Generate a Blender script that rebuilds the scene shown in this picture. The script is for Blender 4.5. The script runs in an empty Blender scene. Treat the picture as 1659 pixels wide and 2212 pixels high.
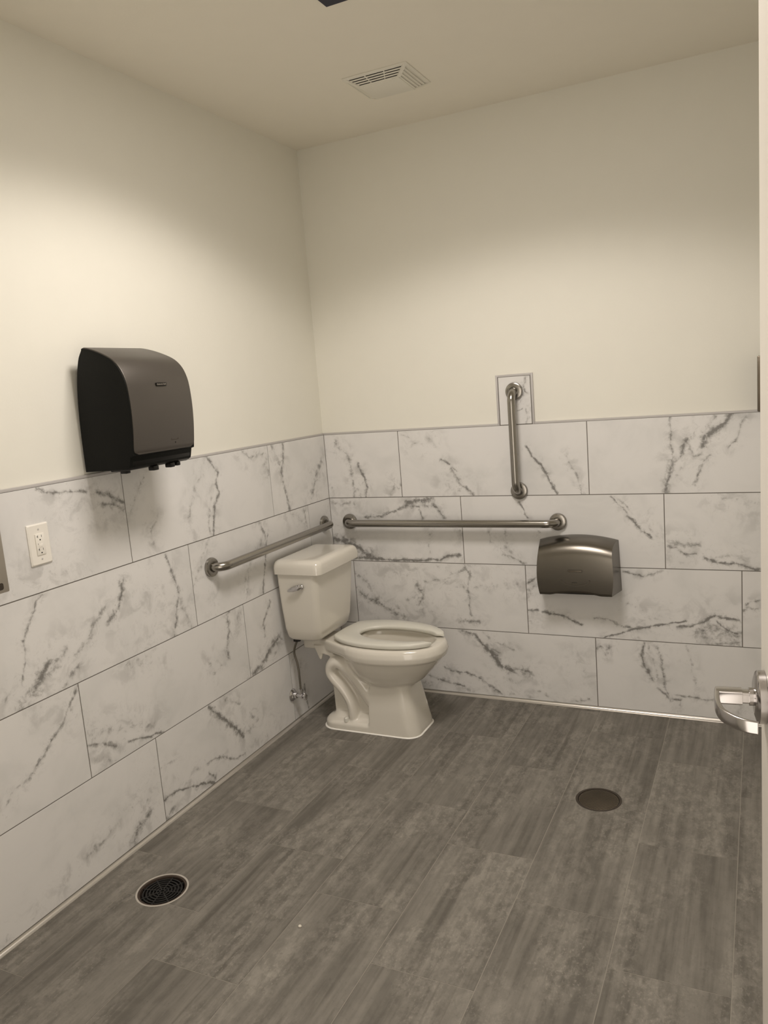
import bpy, bmesh, math, random
from mathutils import Vector, Matrix, noise as mnoise
random.seed(7)
S = bpy.context.scene
COL = S.collection
PI = math.pi

# ---------------------------------------------------------------- camera
cd = bpy.data.cameras.new('camera')
cam = bpy.data.objects.new('camera', cd)
COL.objects.link(cam)
cd.sensor_fit = 'HORIZONTAL'
cd.sensor_width = 36.0
cd.lens = 1695.25 / 1659 * 36.0
cd.clip_start = 0.02
FW = Vector((-0.43333, 0.88750, -0.15715)).normalized()
RT = Vector((0.90129, 0.42588, -0.07950)).normalized()
UP = RT.cross(FW).normalized()
cam.matrix_world = Matrix(((RT.x, UP.x, -FW.x, 2.0547), (RT.y, UP.y, -FW.y, -3.5660),
                           (RT.z, UP.z, -FW.z, 1.5823), (0, 0, 0, 1)))
S.camera = cam

# ---------------------------------------------------------------- world, exposure
W = bpy.data.worlds.new('world')
S.world = W
W.use_nodes = True
W.node_tree.nodes['Background'].inputs[0].default_value = (1.0, 0.90, 0.79, 1)
W.node_tree.nodes['Background'].inputs[1].default_value = 2.5
vs = S.view_settings
S.display_settings.display_device = 'sRGB'
vs.view_transform = 'Standard'
vs.look = 'None'
vs.exposure = 0.0
vs.gamma = 1.0
vs.use_curve_mapping = False
S.cycles.max_bounces = 8
S.cycles.diffuse_bounces = 6
S.cycles.glossy_bounces = 3
S.cycles.transmission_bounces = 2
S.cycles.caustics_reflective = False
S.cycles.caustics_refractive = False

HC = 2.7654          # ceiling height
# the recessed panel light of the ceiling: lens opening and its lamp
LX0, LX1, LY0, LY1 = 0.905, 1.405, -1.768, -1.268
ld = bpy.data.lights.new('panel_lamp', 'AREA')
ld.shape = 'RECTANGLE'
ld.size = LX1 - LX0 - 0.02
ld.size_y = LY1 - LY0 - 0.02
ld.energy = 31.0
ld.color = (1.0, 0.915, 0.835)
# photometric curve of the louvred panel: full output below 27 degrees from the ceiling, cut off towards 17 degrees
ld.use_nodes = True
lt = ld.node_tree
em = lt.nodes['Emission']
geo = lt.nodes.new('ShaderNodeNewGeometry')
dot = lt.nodes.new('ShaderNodeVectorMath'); dot.operation = 'DOT_PRODUCT'
lt.links.new(geo.outputs['Normal'], dot.inputs[0]); lt.links.new(geo.outputs['Incoming'], dot.inputs[1])
ab = lt.nodes.new('ShaderNodeMath'); ab.operation = 'ABSOLUTE'; lt.links.new(dot.outputs['Value'], ab.inputs[0])
cv = lt.nodes.new('ShaderNodeMapRange'); cv.interpolation_type = 'SMOOTHSTEP'
lt.links.new(ab.outputs[0], cv.inputs[0])
for i_, v_ in ((1, 0.31), (2, 0.49), (3, 0.17), (4, 1.0)): cv.inputs[i_].default_value = v_
lt.links.new(cv.outputs[0], em.inputs['Strength'])
lamp = bpy.data.objects.new('panel_lamp', ld)
COL.objects.link(lamp)
lamp.location = ((LX0 + LX1) / 2, (LY0 + LY1) / 2, HC - 0.009)

# ---------------------------------------------------------------- helpers
def tag(o, label=None, cat=None, group=None, kind=None):
    if label: o['label'] = label
    if cat: o['category'] = cat
    if group: o['group'] = group
    if kind: o['kind'] = kind
    return o

def link(name, me, mat=None, parent=None, smooth=False):
    o = bpy.data.objects.new(name, me)
    COL.objects.link(o)
    if mat is not None and not me.materials:
        me.materials.append(mat)
    if smooth is True:
        for p in me.polygons: p.use_smooth = True
    elif smooth:
        me.shade_smooth_by_angle(smooth) if hasattr(me, 'shade_smooth_by_angle') else None
        set_angle(me, smooth)
    if parent is not None:
        o.parent = parent
    return o

def set_angle(me, ang):
    for p in me.polygons: p.use_smooth = True
    bm = bmesh.new(); bm.from_mesh(me)
    for e in bm.edges:
        if len(e.link_faces) == 2 and e.calc_face_angle(0) > ang:
            e.smooth = False
    bm.to_mesh(me); bm.free()

def thing(name, loc, label, cat, group=None):
    o = bpy.data.objects.new(name, None)
    COL.objects.link(o)
    o.empty_display_size = 0.05
    o.location = loc
    return tag(o, label, cat, group)

class MB:
    """collects shapes into one mesh (world or parent-local coordinates)"""
    def __init__(self): self.v = []; self.f = []
    def add(self, vs, fs):
        n = len(self.v)
        self.v += [tuple(p) for p in vs]
        self.f += [tuple(i + n for i in f) for f in fs]
        return self
    def box(self, a, b):
        x0, y0, z0 = a; x1, y1, z1 = b
        vs = [(x0, y0, z0), (x1, y0, z0), (x1, y1, z0), (x0, y1, z0), (x0, y0, z1), (x1, y0, z1), (x1, y1, z1), (x0, y1, z1)]
        return self.add(vs, [(3, 2, 1, 0), (4, 5, 6, 7), (0, 1, 5, 4), (1, 2, 6, 5), (2, 3, 7, 6), (3, 0, 4, 7)])
    def loft(self, secs, cap0=True, cap1=True, closed=True):
        n = len(secs[0]); vs = [p for s in secs for p in s]; fs = []
        for i in range(len(secs) - 1):
            for j in range(n if closed else n - 1):
                k = (j + 1) % n
                fs.append((i * n + j, i * n + k, (i + 1) * n + k, (i + 1) * n + j))
        if cap0: fs.append(tuple(reversed(range(n))))
        if cap1: fs.append(tuple((len(secs) - 1) * n + j for j in range(n)))
        return self.add(vs, fs)
    def prism(self, poly, fn0, fn1):
        return self.loft([[fn0(*p) for p in poly], [fn1(*p) for p in poly]])
    def tube(self, pts, r, n=16, cap=True, lat=None, ratio=1.0):
        pts = [Vector(p) for p in pts]; secs = []
        up = None
        for i, p in enumerate(pts):
            t = (pts[min(i + 1, len(pts) - 1)] - pts[max(i - 1, 0)]).normalized()
            if lat is not None:
                a = Vector(lat)
            else:
                if up is None:
                    up = t.orthogonal().normalized()
                up = (up - t * up.dot(t)).normalized(); a = up
            b = t.cross(a).normalized()
            rr = r[i] if isinstance(r, (list, tuple)) else r
            secs.append([p + (a * math.cos(q) * ratio + b * math.sin(q)) * rr for q in [2 * PI * k / n for k in range(n)]])
        return self.loft(secs, cap, cap)
    def lathe(self, prof, origin, axis, n=40, cap=True):
        o = Vector(origin); ax = Vector(axis).normalized(); a = ax.orthogonal().normalized(); b = ax.cross(a)
        secs = [[o + ax * h + (a * math.cos(q) + b * math.sin(q)) * max(r, 1e-5) for q in [2 * PI * k / n for k in range(n)]] for r, h in prof]
        return self.loft(secs, cap, cap)
    def mesh(self, name, bevel=0, seg=2, fix=True):
        me = bpy.data.meshes.new(name)
        me.from_pydata(self.v, [], self.f); me.validate()
        bm = bmesh.new(); bm.from_mesh(me)
        if fix: bmesh.ops.recalc_face_normals(bm, faces=bm.faces)
        if bevel:
            es = [e for e in bm.edges if len(e.link_faces) == 2 and e.calc_face_angle(0) > 0.5]
            bmesh.ops.bevel(bm, geom=es, offset=bevel, segments=seg, profile=0.5, affect='EDGES', clamp_overlap=True)
        bm.to_mesh(me); bm.free()
        return me
    def obj(self, name, mat, parent=None, bevel=0, seg=2, smooth=0.6):
        return link(name, self.mesh(name, bevel, seg), mat, parent, smooth)

def rrect(x0, x1, y0, y1, r, n=6):
    """rounded rectangle outline, counter-clockwise"""
    if not isinstance(r, (list, tuple)): r = [r] * 4
    out = []
    for (cx, cy, a0, q) in ((x1 - r[0], y0 + r[0], -PI / 2, r[0]), (x1 - r[1], y1 - r[1], 0, r[1]),
                            (x0 + r[2], y1 - r[2], PI / 2, r[2]), (x0 + r[3], y0 + r[3], PI, r[3])):
        for k in range(n + 1):
            a = a0 + PI / 2 * k / n
            out.append((cx + q * math.cos(a), cy + q * math.sin(a)))
    return out

def smooth_path(pts, n=8):
    """Catmull-Rom through points"""
    P = [Vector(p) for p in pts]; P = [2 * P[0] - P[1]] + P + [2 * P[-1] - P[-2]]; out = []
    for i in range(1, len(P) - 2):
        a, b, c, d = P[i - 1:i + 3]
        for k in range(n):
            t = k / n
            out.append(0.5 * (2 * b + (c - a) * t + (2 * a - 5 * b + 4 * c - d) * t * t + (3 * b - a - 3 * c + d) * t ** 3))
    out.append(P[-2])
    return out

# ---------------------------------------------------------------- materials
def new_mat(name):
    m = bpy.data.materials.new(name); m.use_nodes = True
    nt = m.node_tree
    return m, nt, nt.nodes['Principled BSDF']

def N(nt, t, **kw):
    n = nt.nodes.new(t)
    for k, v in kw.items(): setattr(n, k, v)
    return n

def setin(nt, n, i, v):
    if isinstance(v, bpy.types.NodeSocket): nt.links.new(v, n.inputs[i])
    else: n.inputs[i].default_value = v

def M(nt, op, a, b=None, c=None, clamp=False):
    n = N(nt, 'ShaderNodeMath', operation=op, use_clamp=clamp)
    setin(nt, n, 0, a)
    if b is not None: setin(nt, n, 1, b)
    if c is not None: setin(nt, n, 2, c)
    return n.outputs[0]

def VM(nt, op, a, b=None, out=0, scale=None):
    n = N(nt, 'ShaderNodeVectorMath', operation=op)
    setin(nt, n, 0, a)
    if b is not None: setin(nt, n, 1, b)
    if scale is not None: setin(nt, n, 3, scale)
    return n.outputs[out]

def NOISE(nt, vec, scale, detail=2.0, rough=0.5, dist=0.0, out=0):
    n = N(nt, 'ShaderNodeTexNoise')
    nt.links.new(vec, n.inputs['Vector'])
    n.inputs['Scale'].default_value = scale; n.inputs['Detail'].default_value = detail
    n.inputs['Roughness'].default_value = rough; n.inputs['Distortion'].default_value = dist
    return n.outputs[out]

def MIX(nt, f, a, b):
    n = N(nt, 'ShaderNodeMix', data_type='RGBA')
    setin(nt, n, 0, f); setin(nt, n, 6, a); setin(nt, n, 7, b)
    return n.outputs[2]

def RAMP(nt, v, lo, hi, a=0.0, b=1.0):
    n = N(nt, 'ShaderNodeMapRange', interpolation_type='SMOOTHSTEP')
    setin(nt, n, 0, v)
    for i, q in ((1, lo), (2, hi), (3, a), (4, b)): n.inputs[i].default_value = q
    return n.outputs[0]

def plain(name, col, rough=0.5, metal=0.0, bump=0.0, bscale=200, var=0.0, coat=0.0, spec=0.5, stretch=None):
    m, nt, b = new_mat(name)
    tc = N(nt, 'ShaderNodeTexCoord').outputs['Object']
    if stretch: tc = VM(nt, 'MULTIPLY', tc, stretch)
    c = (*col, 1)
    n = NOISE(nt, tc, bscale if bump else 9.0, 3.0)
    if var:
        nn = NOISE(nt, tc, bscale if stretch else 9.0, 3.0)
        c = MIX(nt, nn, tuple(q * (1 - var) for q in col) + (1,), tuple(min(1, q * (1 + var)) for q in col) + (1,))
    setin(nt, b, 'Base Color', c)
    b.inputs['Roughness'].default_value = rough; b.inputs['Metallic'].default_value = metal
    b.inputs['Coat Weight'].default_value = coat; b.inputs['Coat Roughness'].default_value = 0.05
    b.inputs['Specular IOR Level'].default_value = spec
    if bump:
        bp = N(nt, 'ShaderNodeBump'); bp.inputs['Strength'].default_value = bump; bp.inputs['Distance'].default_value = 0.002
        nt.links.new(n, bp.inputs['Height']); nt.links.new(bp.outputs[0], b.inputs['Normal'])
    return m

m_wall = plain('wall_paint', (0.78, 0.765, 0.695), 0.55, bump=0.12, bscale=120, var=0.015, spec=0.3)
m_ceil = plain('ceiling_paint', (0.84, 0.80, 0.71), 0.7, bump=0.1, bscale=120, var=0.015, spec=0.2)
m_grout = plain('wall_grout', (0.16, 0.145, 0.125), 0.8, var=0.1)
m_trim = plain('satin_trim', (0.50, 0.48, 0.47), 0.45, 0.0, var=0.04)
m_cove = plain('cove_trim', (0.62, 0.59, 0.55), 0.28, 0.75, var=0.05)
m_steel = plain('satin_steel', (0.335, 0.318, 0.29), 0.22, 1.0, bump=0.06, bscale=60, var=0.06, stretch=(2, 2, 40))
m_steel_h = plain('brushed_steel', (0.18, 0.166, 0.145), 0.27, 1.0, bump=0.05, bscale=40, var=0.10, stretch=(1.2, 1.2, 30))
m_chrome = plain('chrome', (0.66, 0.65, 0.66), 0.10, 1.0, var=0.02)
m_lever = plain('satin_chrome', (0.46, 0.44, 0.43), 0.20, 1.0, var=0.03)
m_porc = plain('porcelain', (0.68, 0.65, 0.585), 0.16, var=0.01, coat=0.6)
m_seat = plain('seat_plastic', (0.66, 0.65, 0.59), 0.28, var=0.01)
m_caulk = plain('white_caulk', (0.86, 0.84, 0.80), 0.5, var=0.03)
m_black = plain('black_plastic', (0.005, 0.0055, 0.0048), 0.6, bump=0.25, bscale=500, var=0.1, spec=0.18)
m_gloss = plain('gloss_black_plastic', (0.006, 0.0055, 0.005), 0.28, var=0.1, spec=0.3)
m_cover = plain('grey_metallic_plastic', (0.092, 0.082, 0.073), 0.40, 0.45, bump=0.05, bscale=900, var=0.05)
m_white = plain('white_plastic', (0.83, 0.80, 0.74), 0.35, var=0.01)
m_dark = plain('dark_slot', (0.012, 0.010, 0.008), 0.7, var=0.1)
m_vent = plain('vent_plastic', (0.77, 0.745, 0.67), 0.5, var=0.01)
m_door = plain('door_paint', (0.68, 0.645, 0.59), 0.42, bump=0.05, bscale=80, var=0.01)
m_iron = plain('cast_iron', (0.0055, 0.005, 0.0045), 0.55, 0.0, bump=0.3, bscale=250, var=0.4)
m_rust = plain('brown_iron', (0.055, 0.038, 0.028), 0.6, 0.3, bump=0.3, bscale=250, var=0.4)
m_bronze = plain('dark_bronze', (0.16, 0.135, 0.105), 0.38, 0.9, bump=0.2, bscale=120, var=0.35)
m_bronze_rim = plain('dark_rim', (0.06, 0.048, 0.038), 0.5, 0.5, var=0.3)
m_navy = plain('navy_frame', (0.011, 0.012, 0.032), 0.6, var=0.05)
m_hose = plain('grey_hose', (0.16, 0.145, 0.12), 0.3, 0.5, bump=0.3, bscale=400, var=0.2)
m_text = plain('pale_print', (0.30, 0.27, 0.23), 0.5, var=0.02)
m_dull = plain('dull_steel', (0.50, 0.46, 0.40), 0.5, 0.8, bump=0.05, bscale=60, var=0.08)
m_ring = plain('pale_ring', (0.44, 0.41, 0.37), 0.5, var=0.08)
m_crumb = plain('plaster', (0.66, 0.62, 0.54), 0.9, var=0.05)

def floor_mat():
    m, nt, b = new_mat('striated_porcelain_floor')
    g = N(nt, 'ShaderNodeTexCoord').outputs['Object']
    oi = N(nt, 'ShaderNodeObjectInfo').outputs['Random']
    off = N(nt, 'ShaderNodeCombineXYZ')
    nt.links.new(M(nt, 'MULTIPLY', oi, 37.0), off.inputs[0]); nt.links.new(M(nt, 'MULTIPLY', oi, 91.0), off.inputs[1]); nt.links.new(M(nt, 'MULTIPLY', oi, 13.0), off.inputs[2])
    p = VM(nt, 'ADD', g, off.outputs[0])
    gate = RAMP(nt, NOISE(nt, VM(nt, 'MULTIPLY', p, (1.0, 0.5, 1.0)), 6.0, 2.0), 0.38, 0.62)
    s1 = NOISE(nt, VM(nt, 'MULTIPLY', p, (1.0, 0.07, 1.0)), 17.0, 4.0, 0.6, 0.2)
    s2 = NOISE(nt, VM(nt, 'MULTIPLY', p, (1.0, 0.05, 1.0)), 48.0, 3.0, 0.55, 0.15)
    blot = NOISE(nt, VM(nt, 'MULTIPLY', p, (1.0, 0.6, 1.0)), 34.0, 8.0, 0.68, 0.3)
    speck = NOISE(nt, VM(nt, 'MULTIPLY', p, (1.0, 0.7, 1.0)), 120.0, 5.0, 0.65, 0.4)
    a = M(nt, 'MULTIPLY_ADD', RAMP(nt, s1, 0.36, 0.64), 0.40, M(nt, 'MULTIPLY', RAMP(nt, s2, 0.36, 0.64), 0.20))
    mo = M(nt, 'MULTIPLY_ADD', gate, 0.30, 0.12)
    a = M(nt, 'MULTIPLY_ADD', RAMP(nt, blot, 0.40, 0.60), mo, a)
    a = M(nt, 'MULTIPLY_ADD', oi, 0.11, a)
    c = MIX(nt, M(nt, 'SUBTRACT', a, 0.10, clamp=True), (0.114, 0.105, 0.091, 1), (0.262, 0.245, 0.216, 1))
    # thin dark drawn-out streaks, pale scuffs and specks
    c = MIX(nt, M(nt, 'MULTIPLY', RAMP(nt, NOISE(nt, VM(nt, 'MULTIPLY', p, (1.0, 0.035, 1.0)), 30.0, 2.0, 0.5), 0.635, 0.70), 0.38), c, (0.085, 0.076, 0.064, 1))
    c = MIX(nt, M(nt, 'MULTIPLY', M(nt, 'MULTIPLY', RAMP(nt, speck, 0.55, 0.66), gate), 0.34), c, (0.36, 0.335, 0.295, 1))
    c = MIX(nt, M(nt, 'MULTIPLY', RAMP(nt, speck, 0.40, 0.33), 0.30), c, (0.085, 0.076, 0.064, 1))
    setin(nt, b, 'Base Color', c)
    setin(nt, b, 'Roughness', M(nt, 'MULTIPLY_ADD', blot, 0.2, 0.50))
    b.inputs['Specular IOR Level'].default_value = 0.3
    bp = N(nt, 'ShaderNodeBump'); bp.inputs['Strength'].default_value = 0.15; bp.inputs['Distance'].default_value = 0.001
    nt.links.new(a, bp.inputs['Height']); nt.links.new(bp.outputs[0], b.inputs['Normal'])
    return m
m_floor = floor_mat()
m_fgrout = plain('floor_grout', (0.285, 0.265, 0.23), 0.8, var=0.15)

# veins of each printed marble tile, measured on the wall: (u0,z0,u1,z1,half width) in mm, strength in %
VEINS={
'L00':[(1828,1360,1770,1332,5,80),(1770,1332,1712,1334,5,80),(1712,1334,1630,1310,5,80),(1788,1340,1742,1306,5,35),(1585,1305,1541,1291,9,80),(1541,1291,1466,1250,9,80),(1566,1257,1520,1252,11,75),(1520,1252,1470,1229,11,75),(1614,1296,1559,1248,13,40),(1722,1277,1667,1253,10,25),(1954,1080,1874,1062,7,25),(1859,1100,1762,1056,9,30),(1762,1056,1706,1038,9,30)],
'L01':[(1350,1325,1445,1199,5,60),(1303,1165,1344,1120,6,50),(1344,1120,1342,1073,6,50),(1362,1142,1332,1125,4,35),(971,1356,917,1282,7,85),(917,1282,933,1234,7,85),(933,1234,919,1197,7,85),(919,1197,955,1152,7,85),(955,1152,990,1031,7,85),(984,1358,1024,1280,7,50),(1024,1280,1069,1245,7,50),(1069,1245,1127,1133,7,50),(970,1214,1009,1077,5,50),(1009,1077,1003,1034,5,50),(732,1351,678,1318,9,50),(678,1318,596,1332,9,50),(596,1332,537,1297,11,60),(537,1297,574,1274,11,60),(574,1274,533,1231,11,60),(1111,1015,1127,1133,5,40)],
'L02':[(494,1349,428,1237,11,60),(398,1353,401,1291,8,80),(401,1291,432,1218,8,80),(432,1218,391,1031,8,80),(47,1219,105,1185,14,65),(105,1185,167,1070,14,65)],
'L12':[(0,1011,43,954,4,40)],
'L11':[(653,1022,617,954,9,70),(617,954,617,907,9,70),(628,984,657,916,7,50),(657,916,728,876,7,50),(601,951,685,692,5,85),(726,885,815,778,8,50),(767,830,809,703,6,50),(1018,1028,1146,857,7,45),(1031,809,1034,733,5,30),(399,1008,327,995,10,45),(327,995,294,969,10,45),(266,1014,245,918,9,60)],
'L10':[(1866,1019,1889,1003,4,70),(1889,1003,1960,901,4,70),(1960,901,1967,826,4,70),(1967,826,1993,764,4,70),(1521,976,1559,880,10,80),(1559,880,1612,852,10,80),(1621,905,1687,847,8,65),(1687,847,1712,812,8,65),(1712,812,1740,801,8,65),(1285,1014,1239,850,7,80),(1239,850,1295,688,7,80),(1242,834,1184,685,8,60),(1394,846,1355,788,15,20),(1355,788,1302,763,15,20),(1387,797,1435,711,6,20),(1690,832,1723,801,8,60),(1723,801,1778,785,8,60),(1882,802,1941,737,15,90),(1815,812,2013,694,14,65),(1748,760,1853,695,8,65),(1985,787,2058,745,6,40)],
'L21':[(1784,682,1855,592,5,75),(1855,592,2016,470,5,75),(2016,470,2066,463,5,50),(2066,463,2132,414,5,50),(1788,634,1844,608,9,35),(1932,660,1953,649,4,25)],
'L20':[(856,679,892,644,14,50),(911,704,958,682,9,75),(958,682,958,602,9,75),(958,602,986,530,9,75),(986,530,978,492,9,75),(1119,551,1100,509,7,50),(1100,509,1118,481,7,50),(1037,478,1095,464,6,40),(884,365,846,360,7,50),(1547,672,1443,666,10,50),(1488,655,1386,622,6,30),(1777,501,1548,442,12,50),(1548,442,1470,400,12,50),(1775,464,1732,454,7,80),(1732,454,1654,410,7,80),(1597,395,1412,354,5,95),(1749,407,1664,358,9,35)],
'L22':[(633,642,706,558,6,75),(706,558,701,499,6,75),(589,462,662,438,13,85),(662,438,756,374,13,85),(756,374,823,361,13,85),(574,447,637,390,11,50)],
'L31':[(1730,127,1833,98,6,65),(1588,164,1744,128,7,35),(1493,218,1531,157,12,40),(1531,157,1576,117,12,40),(1537,96,1607,63,13,80),(1607,63,1638,34,13,80),(1733,123,1854,97,6,60),(1928,76,1968,69,6,40),(2064,45,2074,36,6,35),(2170,25,2203,26,6,40)],
'L30':[(1144,339,943,124,11,95),(1068,347,932,268,7,55),(871,182,831,145,14,55),(831,145,897,126,14,55),(1198,121,1107,99,6,75),(1107,99,1030,57,6,75),(1030,57,945,35,6,75),(1297,136,1238,115,5,50),(1458,229,1379,219,4,50),(1459,98,1412,102,5,95),(1412,102,1237,49,5,95),(1237,49,1164,15,5,95),(1194,66,1161,31,8,75),(1363,110,1263,49,11,40),(1456,18,1411,43,9,70),(831,58,754,32,13,30)],
'L32':[(421,282,448,240,8,50),(416,155,401,22,5,80),(465,350,502,301,6,50),(663,61,562,27,8,30)],
'R00':[(73,1333,74,1292,8,65),(74,1292,110,1282,8,65),(110,1282,134,1240,8,65),(134,1240,152,1132,8,65),(152,1132,147,1032,8,65),(182,1205,216,1130,8,80),(216,1130,225,1081,8,80),(225,1081,216,1031,8,80),(15,1269,61,1259,4,40),(24,1084,29,1042,5,40),(175,1082,188,1031,7,40),(378,1119,384,1094,7,60),(384,1094,362,1046,7,60),(393,1090,404,1069,6,50),(404,1069,424,1089,6,50)],
'R01':[(440,1341,491,1323,5,55),(506,1298,556,1288,7,35),(556,1288,600,1310,7,35),(584,1318,638,1262,5,40),(643,1211,726,1154,5,75),(690,1178,734,1095,8,75),(734,1095,803,1032,8,75),(667,1089,707,1064,11,45),(707,1064,771,1048,11,45),(1075,1252,1145,1154,5,95),(1145,1154,1206,1034,5,95),(1254,1209,1297,1128,5,60),(1297,1128,1318,1032,5,60),(1309,1062,1336,1032,5,40)],
'R02':[(1704,1357,1710,1179,5,70),(1947,1360,1922,1325,12,95),(1922,1325,1848,1269,12,95),(1848,1269,1832,1229,12,95),(1886,1360,1861,1315,7,60),(1861,1315,1836,1289,7,60),(1779,1265,1756,1232,9,80),(1756,1232,1743,1185,9,80),(1714,1186,1681,1034,11,80),(1745,1137,1718,1089,6,50),(1779,1238,1797,1190,5,55),(1797,1190,1822,1196,5,55),(1822,1196,1841,1215,5,55),(1859,1194,1834,1162,6,70),(1834,1162,1798,1067,6,70),(2006,1343,1982,1315,5,70),(1982,1315,1958,1244,5,70),(1958,1244,1933,1218,5,70),(1796,1358,1801,1244,5,35)],
'R10':[(11,1008,72,995,10,55),(72,995,148,1003,10,55),(206,923,298,931,7,80),(298,931,463,988,7,80),(455,996,578,1015,13,90),(463,979,583,979,10,70),(505,963,527,914,5,70),(584,987,647,918,6,80),(14,888,87,855,5,40),(11,811,117,778,17,95),(117,778,206,728,17,95),(120,709,196,711,12,90),(196,711,259,700,12,90),(260,704,528,702,7,95),(528,702,597,707,7,95),(597,707,650,729,7,95),(650,729,709,734,7,95),(558,866,549,801,6,40),(549,801,557,743,6,40),(718,867,723,819,7,50)],
'R11':[(1025,995,1064,918,4,80),(872,852,869,797,5,40),(869,797,938,759,5,40),(948,868,950,767,5,50),(937,743,1037,698,7,70),(962,759,1029,702,4,50),(1077,884,1121,846,4,50),(1448,1020,1515,943,4,80),(1462,1019,1502,987,4,65),(1502,987,1539,943,4,65),(1518,929,1574,864,6,90),(1574,864,1614,836,6,90),(1601,886,1640,836,9,45)],
'R12':[(1680,822,1719,808,10,65),(1719,808,1816,803,10,65),(1679,794,1725,787,6,80),(1725,787,1757,759,6,80),(1757,759,1796,757,6,80),(1744,766,1770,745,7,60),(1834,743,1885,723,6,95),(1885,723,1959,718,6,95),(1959,718,2045,693,6,95),(1879,748,1941,756,7,40),(1941,756,1990,729,7,40),(1913,1007,1992,996,10,35),(1992,996,2040,975,9,25),(1724,723,1776,710,10,30)],
'R21':[(121,623,217,540,10,65),(122,536,175,486,14,70),(175,486,371,401,14,70),(184,487,230,480,16,80),(230,480,256,455,16,80),(331,468,356,443,10,60),(465,575,496,518,12,80),(496,518,475,475,12,80),(405,488,470,525,9,60),(510,585,650,615,5,60),(652,631,789,688,7,60),(730,674,756,635,6,70),(756,635,743,561,6,70),(743,561,747,422,6,70),(694,394,786,391,8,75),(747,430,771,407,10,60),(623,589,689,567,10,40),(689,567,822,572,10,40),(822,572,1032,600,10,40),(385,682,472,659,10,25),(472,659,646,672,10,25),(463,432,551,436,15,35),(300,646,424,616,9,30)],
'R22':[(1037,597,1089,630,8,80),(1042,534,1055,574,10,60),(1055,574,1087,598,10,60),(1042,470,1089,473,6,90),(1116,466,1210,448,6,90),(1210,448,1290,410,6,90),(1047,415,1085,393,5,40),(1350,444,1415,444,5,75),(1415,444,1457,424,5,75),(1457,424,1527,405,5,75),(1390,351,1527,402,5,95),(1527,402,1752,456,5,95),(1509,517,1585,499,6,40),(1585,499,1543,474,6,40),(1543,474,1562,438,6,40),(1584,454,1645,461,10,35),(1718,425,1778,436,7,90),(1778,436,1837,461,7,90),(1837,461,1869,485,7,90),(1869,485,1970,469,7,90),(1810,409,1875,431,25,70),(1875,431,1938,403,25,70),(1938,403,1976,398,25,70),(1875,464,1919,423,6,85),(1919,423,1957,411,6,85),(1842,360,1938,360,12,70),(1938,360,1976,377,12,70),(1493,669,1575,657,5,80),(1575,657,1657,681,5,80),(1541,399,1553,354,5,40)],
'R23':[(1986,516,2001,527,6,65),(2001,527,2044,526,6,65),(1995,541,2014,556,5,65),(2014,556,2044,561,5,65)],
'R31':[(691,344,758,332,8,85),(758,332,820,262,8,85),(820,262,896,169,15,95),(896,169,944,156,15,95),(820,266,884,242,7,70),(808,343,847,305,6,55),(847,305,958,264,6,55),(977,167,1055,142,12,75),(1025,180,1022,122,7,50),(591,142,633,125,7,80),(633,125,702,122,7,80),(702,122,776,100,7,80),(776,100,888,26,7,80),(482,98,550,70,8,80),(550,70,688,49,8,80),(620,59,704,33,12,50),(909,112,973,101,8,50),(459,44,522,41,9,50),(978,159,1009,138,12,65),(1009,138,1057,142,12,65),(1053,60,1175,15,7,50),(1252,28,1313,38,6,75),(1268,224,1296,187,8,25),(923,30,1051,27,8,40)],
'R32':[(1359,302,1374,311,7,70),(1374,311,1395,274,7,70),(1395,274,1418,314,7,70),(1574,341,1558,279,7,90),(1558,279,1571,227,7,90),(1571,227,1607,169,7,90),(1573,295,1606,268,5,55),(1606,268,1632,179,5,55),(1588,342,1600,297,7,50),(1635,315,1665,121,7,70),(1665,121,1684,85,7,70),(1631,125,1684,85,6,80),(1684,85,1718,81,6,80),(1756,339,1774,222,5,50),(1774,222,1793,156,5,50),(1712,103,1864,96,5,75),(1718,89,1721,36,7,50),(1961,85,1976,42,7,40)],
'RB':[(1088,1570,1080,1529,5,75),(1080,1529,1087,1503,5,75),(1082,1514,1041,1444,5,65),(1067,1435,1045,1421,3,75),(1083,1426,1086,1390,5,65),(1086,1390,1080,1364,5,65)],
}

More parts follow.
